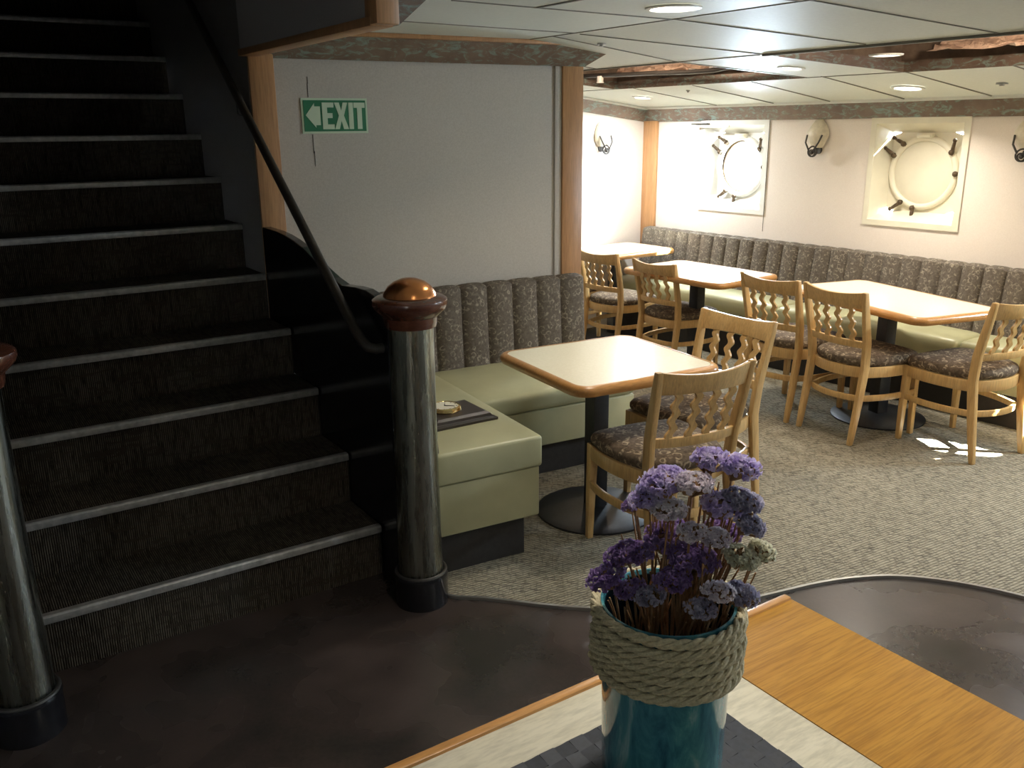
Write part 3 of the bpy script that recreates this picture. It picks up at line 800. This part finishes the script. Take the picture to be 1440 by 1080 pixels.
downlight(4.96, 2.98, .075, 'round ceiling light close to the covered porthole', 9)
downlight(4.03, 2.55, .060, 'loose ceiling light hanging inside the right-hand ceiling opening', 3, 1.985)
downlight(1.9, -.5, .088, 'added unseen ceiling light behind the camera position', 5, spread=110)  # added lamp out of view, lights the foreground table and vase
downlight(1.10, .95, .088, 'round ceiling light right above the foreground table with the vase', 4.6, spread=125)
downlight(4.96, 1.2, .075, 'added unseen ceiling light off to the right above the banquette', 12)  # added lamp out of view, brightens the right of the room
downlight(2.55, .2, .088, 'added unseen ceiling light off to the right of the entrance table', 6)  # added lamp out of view, general fill from the right
downlight(4.86, 5.05, .06, 'added ceiling light brightening the far corner of the sloping ceiling', 22, color=(.93,.98,1), spread=170)  # added lamp, put here to brighten the end wall
for i, (w, d, lab) in enumerate(((3.08,3.50,'small dark vent disc on the ceiling beside the partition corner'),(4.96,2.45,'small grey sprinkler disc on the bright ceiling near the right edge'),(4.68,4.42,'tiny dark fitting on the bright ceiling in front of the lit porthole'))):
    m = MB(); r = (.022,.03,.014)[i]; m.lathe([(r,-.006),(r,.004)], 20); m.lathe([(r*.4,-.014),(r*.5,-.004)], 14)
    tag(m.build('ceiling_fitting', M['steel'], loc=W(w,d,prof(w))), lab, 'ceiling fitting')

# ------------------------------------------------------------------ foreground table
A1, B1, TZ = 1.335, 1.02, .75
t = thing('counter_table', 'pale-topped table with oak edging and oak end in the foreground', 'table', S(0,0), SR)
MB().box(-.40, 1.055, -.05, B1-.018, TZ-.03, TZ).build('tabletop', M['creamtop'], t, smooth=False)
MB().box(1.056, A1, -.05, B1-.018, TZ-.03, TZ+.001).build('oak_end', M['oaktop'], t, smooth=False)
MB().box(-.42, A1, B1-.018, B1, TZ-.04, TZ+.006).build('edge_strip', M['edge'], t, bevel=.003)
MB().box(-.38, A1-.03, -.03, B1-.05, TZ-.10, TZ-.03).build('apron', M['oak'], t, smooth=False)
for x, y in ((-.34,0),(1.24,0),(-.34,.90),(1.24,.90)):
    MB().box(x-.03, x+.03, y-.03, y+.03, 0, TZ-.03).build('leg', M['oak'], t, bevel=.004)
# woven mat
m = MB(); ax0, ax1, by0, by1, p = .30, .957, .36, .914, .028
nx, ny = int((ax1-ax0)/p), int((by1-by0)/p)
m.box(ax0, ax1, by0, by1, TZ, TZ+.003)
for i in range(nx):
    for j in range(ny):
        x, y = ax1-(i+1)*p, by1-(j+1)*p; q = p*.95; z = TZ+.003; h = .0028
        if (i+j) % 2: z4 = [z, z+h, z+h, z]; 
        else: z4 = [z, z, z+h, z+h]
        m.add([(x,y,z4[0]),(x+q,y,z4[1]),(x+q,y+q,z4[2]),(x,y+q,z4[3]),(x,y,z-.002),(x+q,y,z-.002),(x+q,y+q,z-.002),(x,y+q,z-.002)], [(0,1,2,3),(0,4,5,1),(1,5,6,2),(2,6,7,3),(3,7,4,0)])
tag(m.build('woven_placemat', M['mat'], rz=SR, smooth=False), 'dark slate basket-weave placemat under the teal vase', 'placemat')

# vase with rope
V = Vector((.210, 1.068, 0)); VZ0, VZ1 = TZ+.006, 1.045
t = thing('vase', 'teal glazed cylinder vase with manila rope wound round its rim', 'vase', V + Vector((0,0,VZ0)))
h = VZ1-VZ0
MB().lathe([(.0,.0),(.080,.0),(.084,.006),(.085,.02),(.087,.12),(.089,h-.03),(.092,h-.006),(.0915,h),(.088,h),(.0855,h-.006)], 64, caps=False).build('body', M['vase'], t)
MB().lathe([(.0857,h-.005),(.085,h-.012),(.083,h-.05),(.079,.03),(.0,.025)], 64, caps=False).build('lining', M['innershade'], t)  # inner wall, coloured dark to stand in for shade
m = MB()
for k in range(7):
    z = h-.006-.0136*k; Rm = .0985 + .0018*sin(k*2.3); n = 120
    for st_ in range(3):
        pts = []
        for i in range(n):
            a = 2*pi*i/n; tw = a*11 + st_*2*pi/3 + k
            rr = Rm + .0036*cos(tw) + .0012*sin(3*a+k); zc = z + .0036*sin(tw) + .0011*sin(a*2+k*1.7) 
            pts.append((rr*cos(a), rr*sin(a), zc))
        m.tube(pts, .0040, 7, True)
m.build('rope_wrap', M['rope'], t)

# dried statice
F_, PI_, RO_, HC = 1236.23, R(16.2214), R(-.5471), 1.66464
def head_mesh(rad, rnd, flat=.6):
    m = MB(); n = int(80 + rad*2600)
    for _ in range(n):
        u = rnd.random(); ph = math.acos(1-u*.72); th = rnd.random()*2*pi
        d_ = Vector((sin(ph)*cos(th)*1.25, sin(ph)*sin(th)*.85, cos(ph)*flat + .1)); c_ = d_*rad*(.82+.2*rnd.random())
        nrm = d_.normalized(); up = Vector((rnd.uniform(-1,1), rnd.uniform(-1,1), rnd.uniform(-1,1)))
        x = nrm.cross(up).normalized(); y = nrm.cross(x); s_ = rad*rnd.uniform(.10,.19)
        k = 6; base = c_ - nrm*s_*.8
        ring = [c_ + (x*cos(2*pi*i/k) + y*sin(2*pi*i/k))*s_*(.8+.4*rnd.random()) + nrm*s_*.35*rnd.uniform(-1,1) for i in range(k)]
        mid = [base + (x*cos(2*pi*i/k) + y*sin(2*pi*i/k))*s_*.28 for i in range(k)]
        m.loops([mid, ring], True, False)
    return m
def calyx_mesh(rad, rnd):
    m = MB()
    for _ in range(30):
        th = rnd.random()*2*pi; ph = rnd.uniform(.1,1.35)
        d_ = Vector((sin(ph)*cos(th)*1.2, sin(ph)*sin(th)*.85, cos(ph)*.55+.02))*rad*.9
        m.tube([Vector((0,0,-rad*.95)), Vector((d_.x*.4,d_.y*.4,-rad*.45)), d_], [rad*.04, rad*.06, rad*rnd.uniform(.07,.13)], 5)
    return m
rnd = random.Random(11)
# (sideways from vase axis, towards viewer, height above rim, radius, colour)
heads = [
 (.047,-.01,.190,.026,'lav','tallest lavender statice head leaning over the vase centre'),
 (.082,.00,.186,.026,'lav','lavender statice head with pale edge, highest on the right'),
 (-.012,.01,.163,.030,'lav','broad lavender statice head on the upper left of the bouquet'),
 (.026,.02,.168,.024,'pale','pale lavender head just below the tallest one'),
 (-.032,.02,.143,.023,'lav','blue-lavender head at the left shoulder of the bouquet'),
 (-.052,.00,.125,.014,'pur','little purple bud standing out on the left side'),
 (-.004,.03,.134,.022,'pale','pale mauve head in the middle of the upper left cluster'),
 (.025,.04,.110,.019,'pale','whitish papery head in the middle of the bouquet'),
 (.060,.01,.136,.027,'lav','violet head under the upper right flower'),
 (.086,.00,.140,.026,'greyf','greyish lavender head on the right flank'),
 (.097,.01,.112,.022,'greyf','grey drooping head at the right side of the bouquet'),
 (.055,.03,.100,.020,'pale','small pale head right of the bouquet centre'),
 (-.060,.02,.062,.024,'pur','purple statice head low on the left above the rim'),
 (-.080,.03,.030,.026,'pur','purple head hanging over the left rope edge'),
 (-.040,.03,.070,.022,'pur','dark violet head left of the bouquet centre'),
 (.000,.00,.080,.034,'pur','deep purple cluster in the heart of the bouquet'),
 (.030,.02,.060,.030,'pur','shadowed purple cluster right of the bouquet heart'),
 (.088,.02,.070,.024,'creamf','cream white head on the lower right'),
 (.116,.00,.072,.020,'creamf','cream head sticking out farthest to the right'),
 (.062,.05,.035,.020,'pale','pale head low in front on the right'),
 (.040,.06,.014,.020,'greyf','greyish head at the front of the vase mouth'),
 (.090,.03,.022,.024,'greyf','dusky head dipping over the right vase rim'),
 (-.022,.05,.020,.020,'greyf','grey mauve head at the front left of the vase mouth'),
 (-.048,.04,.022,.020,'pur','violet head tucked behind the left rim of the vase'),
 (.006,.04,.040,.024,'pur','plum coloured head low in the bouquet centre'),
 (.068,-.03,.080,.026,'pur','dark purple head at the back right of the bouquet'),
]
side = az(11.2+90); tow = -az(11.2)
rim = V + Vector((0,0,VZ1))
for k, (sx_, tw_, up_, rad, cname, lab) in enumerate(heads):
    c_ = rim + side*sx_ + tow*tw_ + Vector((0,0,up_+.01))
    root = V + side*(sx_*.25 + rnd.uniform(-.02,.02)) + tow*(tw_*.2 + rnd.uniform(-.02,.02)) + Vector((0,0,VZ0+.04))
    t = thing('statice_flower', lab, 'dried flower', root, 0, 'dried statice in the teal vase')
    L = c_ - root; tilt = (L.normalized() + (side*sx_*4 + tow*.5)).normalized()
    q = Vector((0,0,1)).rotation_difference(tilt)
    j = L*.62 + Vector((-L.x*.16, -L.y*.16, 0)); e = L - tilt*rad*.8
    m = MB(); m.tube([Vector((0,0,0)), L*.3 + Vector((-L.x*.1,-L.y*.1,0)), j, e], [.0022,.002,.0018,.0016], 6)
    for _ in range(4):
        o_ = side*rnd.uniform(-.022,.022) + tow*rnd.uniform(-.02,.02); m.tube([L*rnd.uniform(.45,.7) + Vector((-L.x*.14,-L.y*.14,0)), j + (e-j)*.5 + o_, e + o_*.9 + Vector((0,0,rnd.uniform(-.03,.0)))], [.0016,.0014,.0012], 5)
    m.build('stem', M['stem'], t)
    hm = head_mesh(rad, rnd); hm.v = [tuple(q @ Vector(p) + L) for p in hm.v]; hm.build('flower_head', M[cname], t, smooth=False)
    cm = calyx_mesh(rad, rnd); cm.v = [tuple(q @ Vector(p) + L) for p in cm.v]; cm.build('calyx', M['stem'], t)

# ------------------------------------------------------------------ light
wd = C.worlds.new('sky'); scene.world = wd; wd.use_nodes = True; nt = wd.node_tree
bg = nt.nodes['Background']; bg.inputs[0].default_value = (.80,.90,1.0,1); bg.inputs[1].default_value = 170
sun = C.lights.new('sun', 'SUN'); sun.energy = 260; sun.angle = R(.6); sun.color = (1,.95,.86)
so = C.objects.new('sun', sun); COL.objects.link(so); so.location = (12, 4, 9)
sd_ = -(az(95)*cos(R(43)) + Vector((0,0,sin(R(43)))))
so.rotation_euler = sd_.to_track_quat('-Z', 'Y').to_euler()
for d, op in WIN:
    if not op: continue
    l = C.lights.new('sky_portal', 'AREA'); l.shape = 'DISK'; l.size = .42; l.cycles.is_portal = True
    o = C.objects.new('sky_portal', l); COL.objects.link(o); o.location = W(5.62, d, 1.365)
    o.rotation_euler = (-az(54.3)).to_track_quat('-Z', 'Y').to_euler()
for w, d, z, e in ((3.82,4.3,2.07,14.0),(3.80,1.9,2.08,16.0)):
    l = C.lights.new('void_lamp', 'POINT'); l.energy = e; l.color = (1,.78,.58); l.shadow_soft_size = .04
    o = C.objects.new('void_lamp', l); COL.objects.link(o); o.location = W(w, d, z)

# ------------------------------------------------------------------ camera
cam = C.cameras.new('camera'); co = C.objects.new('camera', cam); COL.objects.link(co)
cam.sensor_fit = 'HORIZONTAL'; cam.sensor_width = 36; cam.lens = F_/1440*36; cam.clip_start = .02
co.matrix_world = Matrix.Translation((0,0,HC)) @ Matrix.Rotation(pi/2 - PI_, 4, 'X') @ Matrix.Rotation(RO_, 4, 'Z')
scene.camera = co
scene.view_settings.view_transform = 'Standard'; scene.view_settings.look = 'None'; scene.view_settings.gamma = 1
scene.view_settings.exposure = 0.28
scene.view_settings.use_curve_mapping = False
scene.cycles.use_denoising = True
scene.cycles.max_bounces = 8
scene.cycles.sample_clamp_indirect = 6
